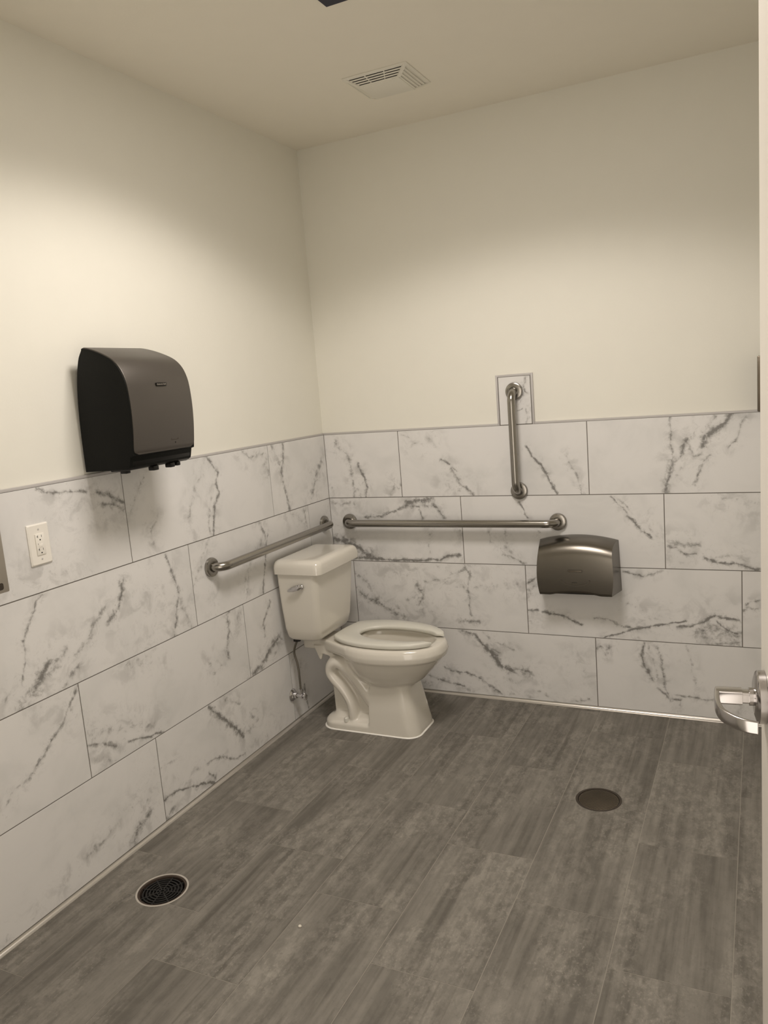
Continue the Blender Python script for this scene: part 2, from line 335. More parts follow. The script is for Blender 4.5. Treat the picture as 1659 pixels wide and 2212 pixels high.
def marble(tid, segs, seed):
    m, nt, b = new_mat('marble_tile_' + tid)
    g = N(nt, 'ShaderNodeTexCoord').outputs['Object']
    sp = N(nt, 'ShaderNodeSeparateXYZ'); nt.links.new(g, sp.inputs[0])
    cb = N(nt, 'ShaderNodeCombineXYZ')
    nt.links.new(M(nt, 'SUBTRACT', sp.outputs[0], sp.outputs[1]), cb.inputs[0]); nt.links.new(sp.outputs[2], cb.inputs[1])
    p = cb.outputs[0]
    ps = VM(nt, 'ADD', p, (seed * 3.1, seed * 1.7, 0.0))
    w = NOISE(nt, ps, 16.0, 4.0, 0.62, 0.0, 1)
    pw = VM(nt, 'ADD', p, VM(nt, 'SCALE', VM(nt, 'SUBTRACT', w, (0.5, 0.5, 0.5)), scale=0.034))
    acc = None
    for (u0, z0, u1, z1, wd, st) in segs:
        u0, z0, u1, z1 = u0 / 1000, z0 / 1000, u1 / 1000, z1 / 1000
        wd = max(wd, 3) / 1000 * 2.7; s_ = st / 100
        L = max(math.hypot(u1 - u0, z1 - z0), 1e-4); ang = math.atan2(z1 - z0, u1 - u0)
        mp = N(nt, 'ShaderNodeMapping', vector_type='TEXTURE')
        nt.links.new(pw, mp.inputs[0])
        mp.inputs['Location'].default_value = (u0, z0, 0); mp.inputs['Rotation'].default_value = (0, 0, ang); mp.inputs['Scale'].default_value = (wd, wd, 1e6)
        q = mp.outputs[0]
        cl = VM(nt, 'MINIMUM', VM(nt, 'MAXIMUM', q, (0, 0, 0)), (L / wd, 0, 0))
        d = VM(nt, 'DISTANCE', q, cl, out=1)
        v = M(nt, 'MULTIPLY_ADD', d, -s_, s_)
        acc = v if acc is None else M(nt, 'MAXIMUM', acc, v)
    if acc is None: acc = -9.0
    mm = M(nt, 'MAXIMUM', acc, 0.0)
    # print grain: blotchy body of the vein, a finer dark core, a pale halo
    T1 = NOISE(nt, ps, 38.0, 6.0, 0.62, 0.3)
    k = M(nt, 'MULTIPLY_ADD', M(nt, 'SUBTRACT', T1, 0.5), 2.3, M(nt, 'SUBTRACT', mm, 0.27))
    k = RAMP(nt, k, 0.0, 0.74, 0.0, 0.62)
    T2 = NOISE(nt, ps, 75.0, 3.0, 0.6, 0.2)
    c2 = RAMP(nt, M(nt, 'MULTIPLY_ADD', M(nt, 'SUBTRACT', T2, 0.5), 1.1, mm), 0.55, 0.90, 0.0, 0.55)
    f = M(nt, 'MULTIPLY', M(nt, 'ADD', k, M(nt, 'MULTIPLY', c2, k)), M(nt, 'MULTIPLY', mm, 4.0, clamp=True))
    f = M(nt, 'MULTIPLY_ADD', mm, 0.13, f, clamp=True)
    # grey wash and hair-thin filaments that accompany the veins
    wash = RAMP(nt, acc, -1.9, 0.25)
    T3 = NOISE(nt, VM(nt, 'ADD', pw, (seed * 1.3, 4.0, 0.0)), 13.0, 6.0, 0.6, 0.5)
    f = M(nt, 'MULTIPLY_ADD', M(nt, 'MULTIPLY', wash, RAMP(nt, T3, 0.48, 0.66)), 0.30, f, clamp=True)
    ridge = RAMP(nt, M(nt, 'ABSOLUTE', M(nt, 'SUBTRACT', T3, 0.47)), 0.0, 0.022, 1.0, 0.0)
    f = M(nt, 'MULTIPLY_ADD', M(nt, 'MULTIPLY', M(nt, 'MULTIPLY', ridge, wash), RAMP(nt, T1, 0.48, 0.62)), 0.20, f, clamp=True)
    cl = NOISE(nt, ps, 4.0, 4.0, 0.6, 0.4)
    base = MIX(nt, RAMP(nt, cl, 0.42, 0.72), (0.735, 0.725, 0.715, 1), (0.665, 0.66, 0.65, 1))
    c = MIX(nt, f, base, (0.215, 0.208, 0.198, 1))
    setin(nt, b, 'Base Color', c)
    b.inputs['Roughness'].default_value = 0.38
    b.inputs['Specular IOR Level'].default_value = 0.4
    return m

# ================================================================ large structure
XR, YF = 2.95, -3.10          # right wall, front wall (doorway) - camera stands in the doorway
PW = 0.009                    # painted plaster lies this far behind the tile faces
mb = MB().box((-0.12, YF, 0), (-PW, 0.12, HC))
wall_left = tag(mb.obj('wall_left', m_wall), kind='structure')
mb = MB().box((-PW, PW, 0), (XR, 0.12, HC))
wall_back = tag(mb.obj('wall_back', m_wall), kind='structure')
mb = MB().box((XR, YF, 0), (XR + 0.12, 0.12, HC))
wall_right = tag(mb.obj('wall_right', m_wall), kind='structure')
HX, HY = 2.1575, -3.085       # door hinge
mb = MB().box((-0.12, YF - 0.12, 0), (1.225, YF, HC)).box((2.19, YF - 0.12, 0), (XR + 0.12, YF, HC)).box((1.225, YF - 0.12, 2.16), (2.19, YF, HC))
wall_front = tag(mb.obj('wall_front', m_wall), kind='structure')

# ceiling with the opening of the fan grille
VX0, VX1, VY0, VY1 = 0.612, 0.858, -0.642, -0.412
mb = MB()
for (a, b_, c, d) in ((-0.12, VX0, YF, 0.12), (VX1, XR + 0.12, YF, 0.12), (VX0, VX1, YF, VY0), (VX0, VX1, VY1, 0.12)):
    mb.box((a, c, HC), (b_, d, HC + 0.05))
ceiling = tag(mb.obj('ceiling', m_ceil), kind='structure')

# floor slab is the grout level, tiles are laid on it
floor = tag(MB().box((-0.12, YF - 0.12, -0.10), (XR + 0.12, 0.12, -0.0006)).obj('floor', m_fgrout), kind='structure')
FLN = 0.6067
cols = [(-0.008, 0.1472, 0.426), (0.1472, 0.4535, 0.023), (0.4535, 0.7593, 0.236), (0.7593, 1.065, 0.4205), (1.065, 1.3705, 0.037),
        (1.3705, 1.6773, 0.246), (1.6773, 1.9832, 0.4434), (1.9832, 2.289, 0.037), (2.289, 2.595, 0.246), (2.595, XR, 0.4434)]
DR = ((0.2615, -1.7915, 0.086), (1.503, -0.8105, 0.084))   # drains: centre, radius
def cut_round(o, dx, dy, r_):
    cutter = MB().lathe([(r_, -.05), (r_, .05)], (dx, dy, 0), (0, 0, 1), 64).obj('cutter', None)
    md = o.modifiers.new('cut', 'BOOLEAN'); md.operation = 'DIFFERENCE'; md.object = cutter; md.solver = 'EXACT'
    me = bpy.data.meshes.new_from_object(o.evaluated_get(bpy.context.evaluated_depsgraph_get()))
    o.modifiers.clear(); o.data = me
    for p_ in me.polygons: p_.use_smooth = False
    bpy.data.objects.remove(cutter)
for (dx, dy, dr) in DR: cut_round(floor, dx, dy, dr - .001)
for (xa, xb, ph) in cols:
    ys = [0.008] + [-(ph + k * FLN) for k in range(0, 7) if 0.02 < ph + k * FLN < -YF] + [YF]
    for ya, yb in zip(ys, ys[1:]):
        g = 0.0011
        a = (xa + g, yb + g); b_ = (xb - g, ya - g)
        mb = MB().box((a[0], a[1], -0.004), (b_[0], b_[1], 0.0))
        o = mb.obj('tile', m_floor, floor, smooth=False)
        for (dx, dy, dr) in DR:       # cut the drain openings out of the tiles
            if a[0] - dr < dx < b_[0] + dr and a[1] - dr < dy < b_[1] + dr:
                cut_round(o, dx, dy, dr - .001)

# wall tiles: rows (top to bottom), joints measured along each wall
ROWZ = [1.3585, 1.027, 0.6905, 0.351, 0.012]
JL = [[0, 0.5275, 1.461, 2.398, -YF], [0, 0.220, 1.152, 2.089, -YF], [0, 0.841, 1.780, 2.717, -YF], [0, 0.524, 1.464, 2.401, -YF]]
JB = [[0, 0.4235, 1.353, 2.290, XR], [0, 0.733, 1.6725, 2.610, XR], [0, 0.112, 1.038, 1.9795, 2.917], [0, 0.418, 1.3555, 2.293, XR]]
IDL = [['L02', 'L01', 'L00', ''], ['L12', 'L11', 'L10', ''], ['L22', 'L20', 'L21', ''], ['L32', 'L30', 'L31', '']]
IDB = [['R00', 'R01', 'R02', ''], ['R10', 'R11', 'R12', ''], ['', 'R21', 'R22', 'R23'], ['', 'R31', 'R32', '']]
MARB = {}
def marb(tid, seed):
    k = tid or 'plain%d' % (seed % 3)
    if k not in MARB:
        segs = VEINS.get(tid, [])
        MARB[k] = marble(k, segs, seed)
    return MARB[k]
GR = 0.0019
MB().box((-PW, YF, 0.004), (-0.0016, 0, ROWZ[0])).obj('grout', m_grout, wall_left, smooth=False)
MB().box((0, 0.0016, 0.004), (XR, PW, ROWZ[0])).obj('grout', m_grout, wall_back, smooth=False)
sd = 1
for r in range(4):
    z1, z0 = ROWZ[r] - (GR if r else 0.0002), ROWZ[r + 1] + GR
    for i in range(4):
        sd += 1
        a, b_ = JL[r][i] + GR, JL[r][i + 1] - GR
        MB().box((-0.0085, -b_, z0), (0, -a, z1)).obj('tile', marb(IDL[r][i], sd), wall_left, smooth=False)
        a, b_ = JB[r][i] + GR, JB[r][i + 1] - GR
        sd += 1
        MB().box((a, 0, z0), (b_, 0.0085, z1)).obj('tile', marb(IDB[r][i], sd), wall_back, smooth=False)
# single backing tile behind the upright bar and its trim
bx0, bx1, bz = 0.954, 1.107, 1.581
MB().box((bx0 + GR, 0, ROWZ[0] + 0.004), (bx1 - GR, 0.0085, bz)).obj('tile', marb('RB', 99), wall_back, smooth=False)
MB().box((bx0, 0.0016, ROWZ[0] - 0.002), (bx1, PW, bz)).obj('grout', m_grout, wall_back, smooth=False)

# trims: top edge profile, backing tile edge profile, cove at the floor
TZ0, TZ1 = ROWZ[0] + 0.0008, ROWZ[0] + 0.0105
tag(MB().box((-PW, YF, TZ0), (0.0012, 0.0, TZ1)).obj('trim_1', m_trim, bevel=0.0008), kind='structure')
tag(MB().box((0.0014, -0.0012, TZ0), (bx0 - 0.0115, PW, TZ1)).box((bx1 + 0.0115, -0.0012, TZ0), (XR, PW, TZ1)).obj('trim_2', m_trim, bevel=0.0008), kind='structure')
mb = MB()
mb.box((bx0 - 0.0113, -0.0012, TZ0), (bx0 - 0.0015, PW, bz + 0.0113)).box((bx1 + 0.0015, -0.0012, TZ0), (bx1 + 0.0113, PW, bz + 0.0113))
mb.box((bx0 - 0.0013, -0.0012, bz + 0.0015), (bx1 + 0.0013, PW, bz + 0.0113))
tag(mb.obj('trim_3', m_trim, bevel=0.0008), kind='structure')
cove = [(0.0, 0.0125), (0.0012, 0.0125)] + [(0.0012 + 0.0125 * (1 - math.cos(t)), 0.0125 - 0.0105 * math.sin(t)) for t in [PI / 2 * k / 7 for k in range(1, 8)]] + [(0.0145, 0.0003), (0.0, 0.0003)]
tag(MB().prism(cove, lambda d, z: (d, YF, z), lambda d, z: (d, -0.0150, z)).obj('baseboard_left', m_cove), kind='structure')
tag(MB().prism(cove, lambda d, z: (0.0002, -d, z), lambda d, z: (XR, -d, z)).obj('baseboard_back', m_cove), kind='structure')

# open door leaf, seen nearly edge-on
dv = Vector((2.0535 - HX, -2.189 + 3.085, 0)); DL = dv.length; dv.normalize()
dn = Vector((-dv.y, dv.x, 0))              # normal of the face turned to the room and the camera
door = bpy.data.objects.new('door_1', None); COL.objects.link(door)
tag(door, kind='structure')
door.matrix_world = Matrix(((dv.x, dn.x, 0, HX), (dv.y, dn.y, 0, HY), (0, 0, 1, 0), (0, 0, 0, 1)))
MB().box((0.004, -0.0445, 0.012), (DL, 0.0, 2.13)).obj('leaf', m_door, door, bevel=0.003)
for zc in (0.25, 1.07, 1.9):
    MB().lathe([(0.006, -0.05), (0.007, -0.048), (0.007, 0.048), (0.006, 0.05)], (-0.002, 0.004, zc), (0, 0, 1), 12).obj('hinge', m_lever, door)
ROSE = Vector((DL - 0.052, 0, 1.0435))
rose = MB().lathe([(0.0425, 0.0005), (0.0425, 0.011), (0.040, 0.0135), (0.030, 0.0165), (0.0145, 0.017), (0.0145, 0.024), (0.0125, 0.0245)], ROSE, (0, 1, 0), 56).obj('rose', m_lever, door)
rose['label'] = 'round chrome lever rose'
# return lever: shank out of the rose, elbow, then a flat bar curving back to the door
sec = []
for (d, hw, hh) in ((0.020, 0.0095, 0.0095), (0.034, 0.0095, 0.0095), (0.0345, 0.0115, 0.0115), (0.062, 0.0115, 0.0115), (0.073, 0.0105, 0.0115)):
    sec.append([ROSE + Vector((x, d, z)) for x, z in rrect(-hw, hw, -hh, hh, 0.003, 3)])
mbl = MB().loft(sec)
path = smooth_path([(0.008, 0.0700, 0), (-0.010, 0.0725, 0), (-0.030, 0.0735, 0), (-0.049, 0.0735, 0), (-0.069, 0.0710, 0), (-0.083, 0.0665, 0), (-0.096, 0.0580, 0), (-0.106, 0.0495, 0), (-0.115, 0.0365, 0), (-0.119, 0.0240, 0)], 4)
secs = []
for i, p in enumerate(path):
    t = (path[min(i + 1, len(path) - 1)] - path[max(i - 1, 0)]).normalized(); s_ = Vector((-t.y, t.x, 0)) * -1
    k = i / (len(path) - 1); hh = 0.0112 - 0.0012 * k; th = 0.0042 - 0.0008 * k
    secs.append([ROSE + p + s_ * x + Vector((0, 0, z)) for x, z in rrect(-th, th, -hh, hh, 0.0025, 3)])
mbl.loft(secs)
lev = mbl.obj('lever', m_lever, rose)

# ================================================================ toilet
YC = -0.418
toilet = thing('toilet', (0, YC, 0), 'white two-piece toilet with an open-front seat in the corner of the room', 'toilet')
def egg(xb, xf, hb, z, xm=None, n=48, pw=2.25, off=0):
    """egg outline: back x, front x, half width; widest at xm"""
    if xm is None: xm = xb + (xf - xb) * 0.44
    out = []
    for k in range(n):
        a = 2 * PI * (k + 0.0) / n
        c, s = math.cos(a), math.sin(a)
        ex = math.copysign(abs(c) ** (2 / pw), c); ey = math.copysign(abs(s) ** (2 / pw), s)
        out.append((xm + ex * ((xf - xm) if c > 0 else (xm - xb)), ey * hb, z))
    return out
mb = MB()
# bowl shell: outside from the foot up, over the rim, down the inside
mb.loft([egg(.44, .575, .050, .213), egg(.40, .600, .082, .218), egg(.365, .630, .110, .232), egg(.335, .662, .133, .256), egg(.31, .692, .152, .288), egg(.29, .722, .166, .320), egg(.274, .746, .176, .350), egg(.270, .752, .178, .358),
         egg(.262, .766, .186, .366), egg(.256, .773, .189, .390), egg(.258, .768, .185, .412), egg(.262, .760, .178, .424), egg(.27, .748, .168, .428), egg(.30, .718, .142, .428), egg(.305, .711, .137, .422),
         egg(.315, .704, .133, .405), egg(.32, .688, .125, .36), egg(.335, .655, .105, .30), egg(.37, .61, .07, .255), egg(.42, .56, .035, .235), egg(.45, .53, .015, .232)])
# deck under the tank
dh = [(.055, -.058), (.150, -.060), (.175, -.070), (.230, -.0985), (.285, -.1270), (.335, -.1525), (.350, -.140)]
dk = dh + [(.330, 0)] + [(x, -y) for x, y in reversed(dh)]
mb.loft([[(x, y * .90, .366) for x, y in dk], [(x, y * .98, .380) for x, y in dk], [(x, y, .414) for x, y in dk], [(x - .002, y * .96, .424) for x, y in dk]])
# front column
cs = []
for (z, x0, x1, b, r) in ((0.0, .405, .650, .122, .060), (.02, .405, .648, .121, .060), (.12, .41, .626, .113, .055), (.20, .415, .610, .104, .050), (.262, .42, .602, .098, .048)):
    cs.append([(x, y, z) for x, y in rrect(x0, x1, -b, b, [r, r, .006, .006], 7)])
mb.loft(cs)
# foot flange
cs = []
for (z, x0, b, r) in ((0, .150, .122, .075), (.028, .152, .120, .075), (.040, .162, .110, .070), (.052, .185, .088, .06), (.075, .20, .072, .05)):
    cs.append([(x, y, z) for x, y in rrect(x0, .45, -b, b, [.006, .006, r, r], 7)])
mb.loft(cs)
# recessed web between the passages
mb.prism([(.205, .05), (.45, .05), (.45, .30), (.34, .34), (.26, .33), (.200, .24)], lambda x, z: (x, -.062, z), lambda x, z: (x, .062, z))
# rear neck and gussets
mb.prism([(.12, .385), (.32, .385), (.32, .30), (.24, .30), (.185, .335)], lambda x, z: (x, -.040, z), lambda x, z: (x, .040, z))
for s in (-1, 1):
    mb.prism([(.120, .392), (.175, .392), (.232, .352), (.224, .338), (.165, .352), (.157, .320), (.146, .324)], lambda x, z: (x, s * .055, z), lambda x, z: (x, s * .072, z))
# trapway: up-leg and down-leg of the S, a wide oval pipe that shows on both sides
def passage(pts, rad, lat, n=5):
    tp = smooth_path(pts, n); rr = smooth_path([(r_, l_, 0) for r_, l_ in zip(rad, lat)], n)
    secs = []
    for i, p in enumerate(tp):
        t = (tp[min(i + 1, len(tp) - 1)] - tp[max(i - 1, 0)]).normalized(); nn = Vector((-t.z, 0, t.x))
        secs.append([p + nn * (rr[i].x * math.copysign(abs(math.cos(q)) ** .95, math.cos(q))) + Vector((0, rr[i].y, 0)) * math.copysign(abs(math.sin(q)) ** .7, math.sin(q)) for q in [2 * PI * k / 28 for k in range(28)]])
    mb.loft(secs)
passage([(.455, 0, .085), (.425, 0, .135), (.380, 0, .200), (.330, 0, .262), (.285, 0, .306), (.246, 0, .318), (.215, 0, .300), (.207, 0, .268), (.224, 0, .236), (.262, 0, .196), (.294, 0, .148), (.310, 0, .100), (.314, 0, .035)],
        [.048, .049, .050, .048, .045, .041, .038, .036, .035, .034, .033, .032, .032], [.108, .109, .110, .110, .109, .108, .107, .107, .107, .107, .107, .108, .108])
me = mb.mesh('bowl')
tmp = bpy.data.objects.new('tmp', me); COL.objects.link(tmp)
rm = tmp.modifiers.new('r', 'REMESH'); rm.mode = 'VOXEL'; rm.voxel_size = 0.0042; rm.use_smooth_shade = True
sm = tmp.modifiers.new('s', 'SMOOTH'); sm.factor = 0.5; sm.iterations = 8
bowl = link('bowl', bpy.data.meshes.new_from_object(tmp.evaluated_get(bpy.context.evaluated_depsgraph_get())), m_porc, toilet, True)
bowl.data.name = 'bowl'
if not bowl.data.materials or bowl.data.materials[0] is None:
    bowl.data.materials.clear(); bowl.data.materials.append(m_porc)
bpy.data.objects.remove(tmp)
# caulk line around the foot
ol = rrect(.145, .6545, -.127, .127, [.064, .064, .078, .078], 8)
il = rrect(.155, .642, -.116, .116, [.055, .055, .07, .07], 8)
MB().loft([[(x, y, .0005) for x, y in ol], [(x, y, .0035) for x, y in rrect(.147, .652, -.1245, .1245, [.062, .062, .076, .076], 8)], [(x, y, .006) for x, y in il], [(x, y, .0005) for x, y in il]], False, False).obj('caulk_bead', m_caulk, toilet)['label'] = 'white caulk line around the foot'
for s in (-1, 1):
    MB().lathe([(.0125, .040), (.0125, .050), (.011, .057), (.006, .061)], (.285, s * .104, 0), (0, 0, 1), 20).obj('bolt_cap', m_seat, toilet)
# tank
cs = []
for (z, x0, x1, b, r) in ((.434, .080, .165, .115, .03), (.436, .066, .184, .135, .032), (.444, .048, .199, .151, .034), (.458, .037, .209, .160, .034), (.50, .031, .217, .168, .032), (.60, .028, .226, .177, .030), (.70, .026, .234, .183, .028), (.772, .026, .239, .186, .026)):
    cs.append([(x, y, z) for x, y in rrect(x0, x1, -b, b, [r, r, .018, .018], 8)])
tank = MB().loft(cs).obj('tank', m_porc, toilet, smooth=1.0)
cs = []
for (z, e, r) in ((.766, -.004, .030), (.768, 0, .032), (.796, .001, .034), (.811, -.002, .034), (.821, -.007, .032), (.8275, -.015, .028), (.831, -.027, .022), (.8322, -.05, .01)):
    cs.append([(x, y + .008, z) for x, y in rrect(.018 - e * .4, .264 + e, -.203 - e, .203 + e, [r, r, .014, .014], 8)])
MB().loft(cs).obj('tank_lid', m_porc, toilet, smooth=1.0)
# flush lever on the side of the tank
fl = MB().lathe([(.012, 0), (.012, .006), (.009, .010)], (.160, -.1845, .711), (0, -1, 0), 20)
pth = [(.168, -.1985, .715), (.155, -.2005, .7125), (.135, -.202, .707), (.115, -.2015, .700), (.096, -.1995, .693), (.089, -.1985, .6905)]
fl.tube(pth, [.006, .0125, .0125, .0105, .006, .002], 14, lat=(0, 1, 0), ratio=.55)
fl.obj('flush_lever', m_chrome, toilet, smooth=1.0)['label'] = 'chrome flush lever'
# seat, open at the front
def seat_outline(xb, xf, hb, n, a0, pw):
    xm = xb + (xf - xb) * 0.47
    out = []
    for k in range(n + 1):
        a = a0 + (2 * PI - 2 * a0) * k / n
        c, s = math.cos(a), math.sin(a); q = pw
        out.append((xm + math.copysign(abs(c) ** (2 / q), c) * ((xf - xm) if c > 0 else (xm - xb)), math.copysign(abs(s) ** (2 / q), s) * hb))
    return out
NS = 64
so = [(max(x, .238 + .006 * (abs(y) / .09) ** 2), y) for x, y in seat_outline(.200, .757, .180, NS, .33, 2.15)]
si = seat_outline(.338, .735, .098, NS, .60, 2.2)
secs = []
for k in range(NS + 1):
    o_, i_ = Vector((*so[k], 0)), Vector((*si[k], 0)); d_ = (o_ - i_)
    f_ = 1.0
    e_ = min(k, NS - k)
    pts = []
    for (t, z) in ((0.03, .433), (0.97, .433), (1.0, .437), (1.0, .446), (.975, .4515), (.93, .4535), (.07, .4515), (.02, .449), (0.0, .444), (0.0, .436)):
        zz = z
        if e_ == 0: zz = .4425 + (z - .4425) * .55; t = .5 + (t - .5) * .9
        pts.append(i_ + d_ * t + Vector((0, 0, zz)))
    secs.append(pts)
SR = Matrix.Translation((.50, .014, 0)) @ Matrix.Rotation(math.radians(-5.0), 4, 'Z') @ Matrix.Translation((-.50, 0, 0))   # the seat sits slightly askew
secs = [[SR @ p for p in s_] for s_ in secs]
seat = MB().loft(secs).obj('seat', m_seat, toilet, smooth=.9)
for y in (-.045, .075):
    MB().box((.240, y - .014, .4235), (.268, y + .014, .4335)).obj('hinge', m_seat, seat, bevel=.003)
for (x, y) in ((.64, -.095), (.64, .115), (.42, -.125), (.42, .150)):
    MB().box((x - .012, y - .008, .4275), (x + .012, y + .008, .434)).obj('bumper', m_seat, seat, bevel=.0015)
# dark nuts under the tank
for (x, y, r) in ((.062, -.115, .019), (.128, -.090, .008)):
    MB().lathe([(r, .424), (r, .4345)], (x, y, 0), (0, 0, 1), 6).obj('tank_nut', m_dark, toilet, smooth=False)

# ---------------------------------------------------------------- water stop on the wall
wv = thing('water_stop_valve', (0, -.529, .144), 'chrome water stop valve with riser hose on the left wall beside the toilet', 'valve')
MB().lathe([(.031, .0004), (.031, .003), (.027, .008), (.014, .013), (.011, .0135)], (0, 0, 0), (1, 0, 0), 40).obj('escutcheon', m_chrome, wv)
MB().lathe([(.0155, .012), (.0155, .026)], (0, 0, 0), (1, 0, 0), 6).obj('nut', m_chrome, wv, bevel=.001)
MB().lathe([(.009, .024), (.009, .046), (.0115, .047), (.0115, .058), (.006, .059), (.006, .070)], (0, 0, 0), (1, 0, 0), 24).lathe([(.008, 0), (.008, .024), (.0105, .0245), (.0105, .036), (.007, .037)], (.050, 0, 0), (0, 0, 1), 24).obj('valve_body', m_chrome, wv)
MB().loft([[(x, y * 1.0, z) for y, z in [(.012 * s * math.cos(q), .019 * s * math.sin(q)) for q in [2 * PI * k / 24 for k in range(24)]]] for x, s in ((.066, .8), (.068, 1), (.076, 1), (.078, .8))]).obj('handle', m_chrome, wv)
hp = smooth_path([(.050, 0, .036), (.050, 0, .08), (.049, .001, .125), (.044, .002, .165), (.035, .002, .20), (.034, .001, .225), (.046, -.002, .255), (.060, -.004, .279)], 6)
MB().tube(hp, .0052, 12).obj('hose', m_hose, wv)

# ================================================================ grab bars
def grab_bar(name_label, A, B, n, standoff=.0585, r=.0185, bend=.05):
    """bar between wall points A and B, n = wall normal"""
    A, B, n = Vector(A), Vector(B), Vector(n)
    root = thing('grab_bar', A, name_label, 'grab bar')
    t = (B - A).normalized(); P = []
    def arc(c, u, v):
        return [c + u * math.cos(q) * bend + v * math.sin(q) * bend for q in [PI / 2 * k / 10 for k in range(11)]]
    Lb = (B - A).length
    P.append(Vector((0, 0, 0)) + n * .008)
    P += arc(n * (standoff - bend) + t * bend, -t, n)
    P += arc(n * (standoff - bend) + t * (Lb - bend), n, t)
    P.append(t * Lb + n * .008)
    MB().tube(P, r, 24).obj('bar', m_steel, root, smooth=1.0)
    for q in (Vector((0, 0, 0)), t * Lb):
        MB().lathe([(.0405, .0004), (.0405, .008), (.0385, .0125), (.034, .0145), (.0215, .015), (.0195, .0125)], q, n, 48).obj('flange', m_steel, root, smooth=.7)
    return root
grab_bar('long horizontal steel grab bar on the marble wall right of the toilet', (.114, 0, .902), (1.206, 0, .902), (0, -1, 0))
grab_bar('slanting-looking steel grab bar on the left wall above the toilet tank', (0, -1.029, .904), (0, -.083, .906), (1, 0, 0))
grab_bar('upright steel grab bar above the long horizontal bar', (1.030, 0, 1.050), (1.030, 0, 1.514), (0, -1, 0))

# ================================================================ toilet paper dispenser
tpd = thing('toilet_paper_dispenser', (1.296, 0, .585), 'bulging stainless toilet paper dispenser under the end of the long grab bar', 'dispenser')
prof = [(0.0, .258), (.018, .2575), (.045, .253), (.072, .243), (.094, .227), (.108, .206), (.117, .180), (.1215, .150), (.124, .115), (.125, .075), (.1245, .035), (.1235, .012)]
prof = [(p.x, p.z) for p in smooth_path([(a, 0, b) for a, b in prof], 3)]
NT = 28; secs = []
def halfw(z, d):
    k = z / .26
    w0 = .197 - .010 * ((k - .36) / .36) ** 2 if k < .36 else .197 - .0185 * ((k - .36) / .64) ** 2
    return w0 - .0265 * (d / .125)
for (d, z) in prof:
    row = []
    for k in range(NT + 1):
        t = -1 + 2 * k / NT
        top = 1 - .095 * t * t
        zz = z * (top if z > .1 else 1 - .095 * t * t * (z / .1)) if z > 0 else z
        if z < .05 and d > .1:      # arched cut at the lower front edge
            lift = max(0.0, 1 - (t / .66) ** 2) * .014
            zz = max(zz, z + lift * (1 - z / .05))
        row.append((t * halfw(z, d), -d, zz))
    secs.append(row)
cov = MB()
n_ = NT + 1; vs = [p for r_ in secs for p in r_]
fs = [(i * n_ + j, i * n_ + j + 1, (i + 1) * n_ + j + 1, (i + 1) * n_ + j) for i in range(len(secs) - 1) for j in range(NT)]
cov.add(vs, fs)
# side cheeks down to the bottom edge
for k in (0, NT):
    s = -1 if k == 0 else 1
    edge = [r_[k] for r_ in secs] + [(s * .1615, -.118, 0.0), (s * .187, 0, 0.0)]
    cov.add(edge, [tuple(range(len(edge)))])
# lower lip of the front
row = secs[-1]
low = [(max(-.1615, min(.1615, x)), -.118, 0.0 + max(0.0, 1 - (x / .112) ** 2) * .013) for x, y, z in row]
cov.loft([row, low], False, False, False)
o = cov.obj('cover', m_steel_h, tpd, smooth=.55)
MB().box((-.160, -.112, .004), (.160, -.001, .05)).obj('housing', m_dark, tpd)['label'] = 'dark inside seen through the paper slot'
# raised badge frame and the thumb scoop of the cover
def ring_on(x0, x1, z0, z1, r, w, h, y):
    a = rrect(x0, x1, z0, z1, r, 5); b_ = rrect(x0 + w, x1 - w, z0 + w, z1 - w, max(r - w, .0005), 5)
    return MB().loft([[(x, y, z) for x, z in a], [(x, y - h, z) for x, z in a], [(x, y - h, z) for x, z in b_], [(x, y, z) for x, z in b_]], False, False)
ring_on(-.030, .038, .108, .121, .004, .0035, .0022, -.1232).obj('badge', m_steel_h, o)
MB().box((-.024, -.1252, .1125), (.032, -.1243, .1165)).obj('badge_plate', m_bronze, o, bevel=.0004)
scoop = MB()
arc0 = [(.004 + .066 * math.cos(q), .071 + .028 * math.sin(q)) for q in [PI + PI * k / 24 for k in range(25)]]
arc1 = [(.004 + .060 * math.cos(q), .073 + .023 * math.sin(q)) for q in [PI + PI * k / 24 for k in range(25)]]
scoop.loft([[(x, -.1242, z) for x, z in arc0], [(x, -.1276, z + .001) for x, z in arc0], [(x, -.1276, z) for x, z in arc1], [(x, -.1242, z) for x, z in arc1]], False, False, False)
scoop.obj('thumb_lip', m_steel_h, o)
MB().box((-.012, -.1256, .060), (.012, -.1245, .0625)).obj('latch_slot', m_dark, o)

# ================================================================ towel dispenser
twd = thing('paper_towel_dispenser', (0, -1.465, 1.375), 'black and grey paper towel dispenser high on the left wall', 'dispenser')
Y0, Y1 = -.155, .155
cvp = [(p.x, p.z) for p in smooth_path([(.052, 0, .4085), (.066, 0, .4110), (.100, 0, .4020), (.140, 0, .386), (.180, 0, .364), (.207, 0, .335), (.2235, 0, .300), (.231, 0, .262), (.234, 0, .20), (.2315, 0, .14), (.226, 0, .09), (.2205, 0, .052)], 5)]
# black carcass just inside the cover line
def far_side(x, z):      # the far side draws in towards the wall at the top
    return Y1 - .062 * max(0.0, 1 - x / .215) ** 1.3 * min(1.0, max(0.0, (z - .22) / .14))
body = [(.001, .003)] + [(p.x, p.z) for p in smooth_path([(.0015, 0, .12), (.006, 0, .21), (.016, 0, .30), (.034, 0, .37), (.054, 0, .4035)], 4)] + [(x - .0035, z - .0035) for x, z in cvp[2:]] + [(.205, .046), (.199, .020), (.196, .012), (.186, .006)]
MB().prism(body, lambda x, z: (x, Y0, z), lambda x, z: (x, far_side(x, z), z)).obj('body', m_black, twd, bevel=.0025, seg=2, smooth=.5)
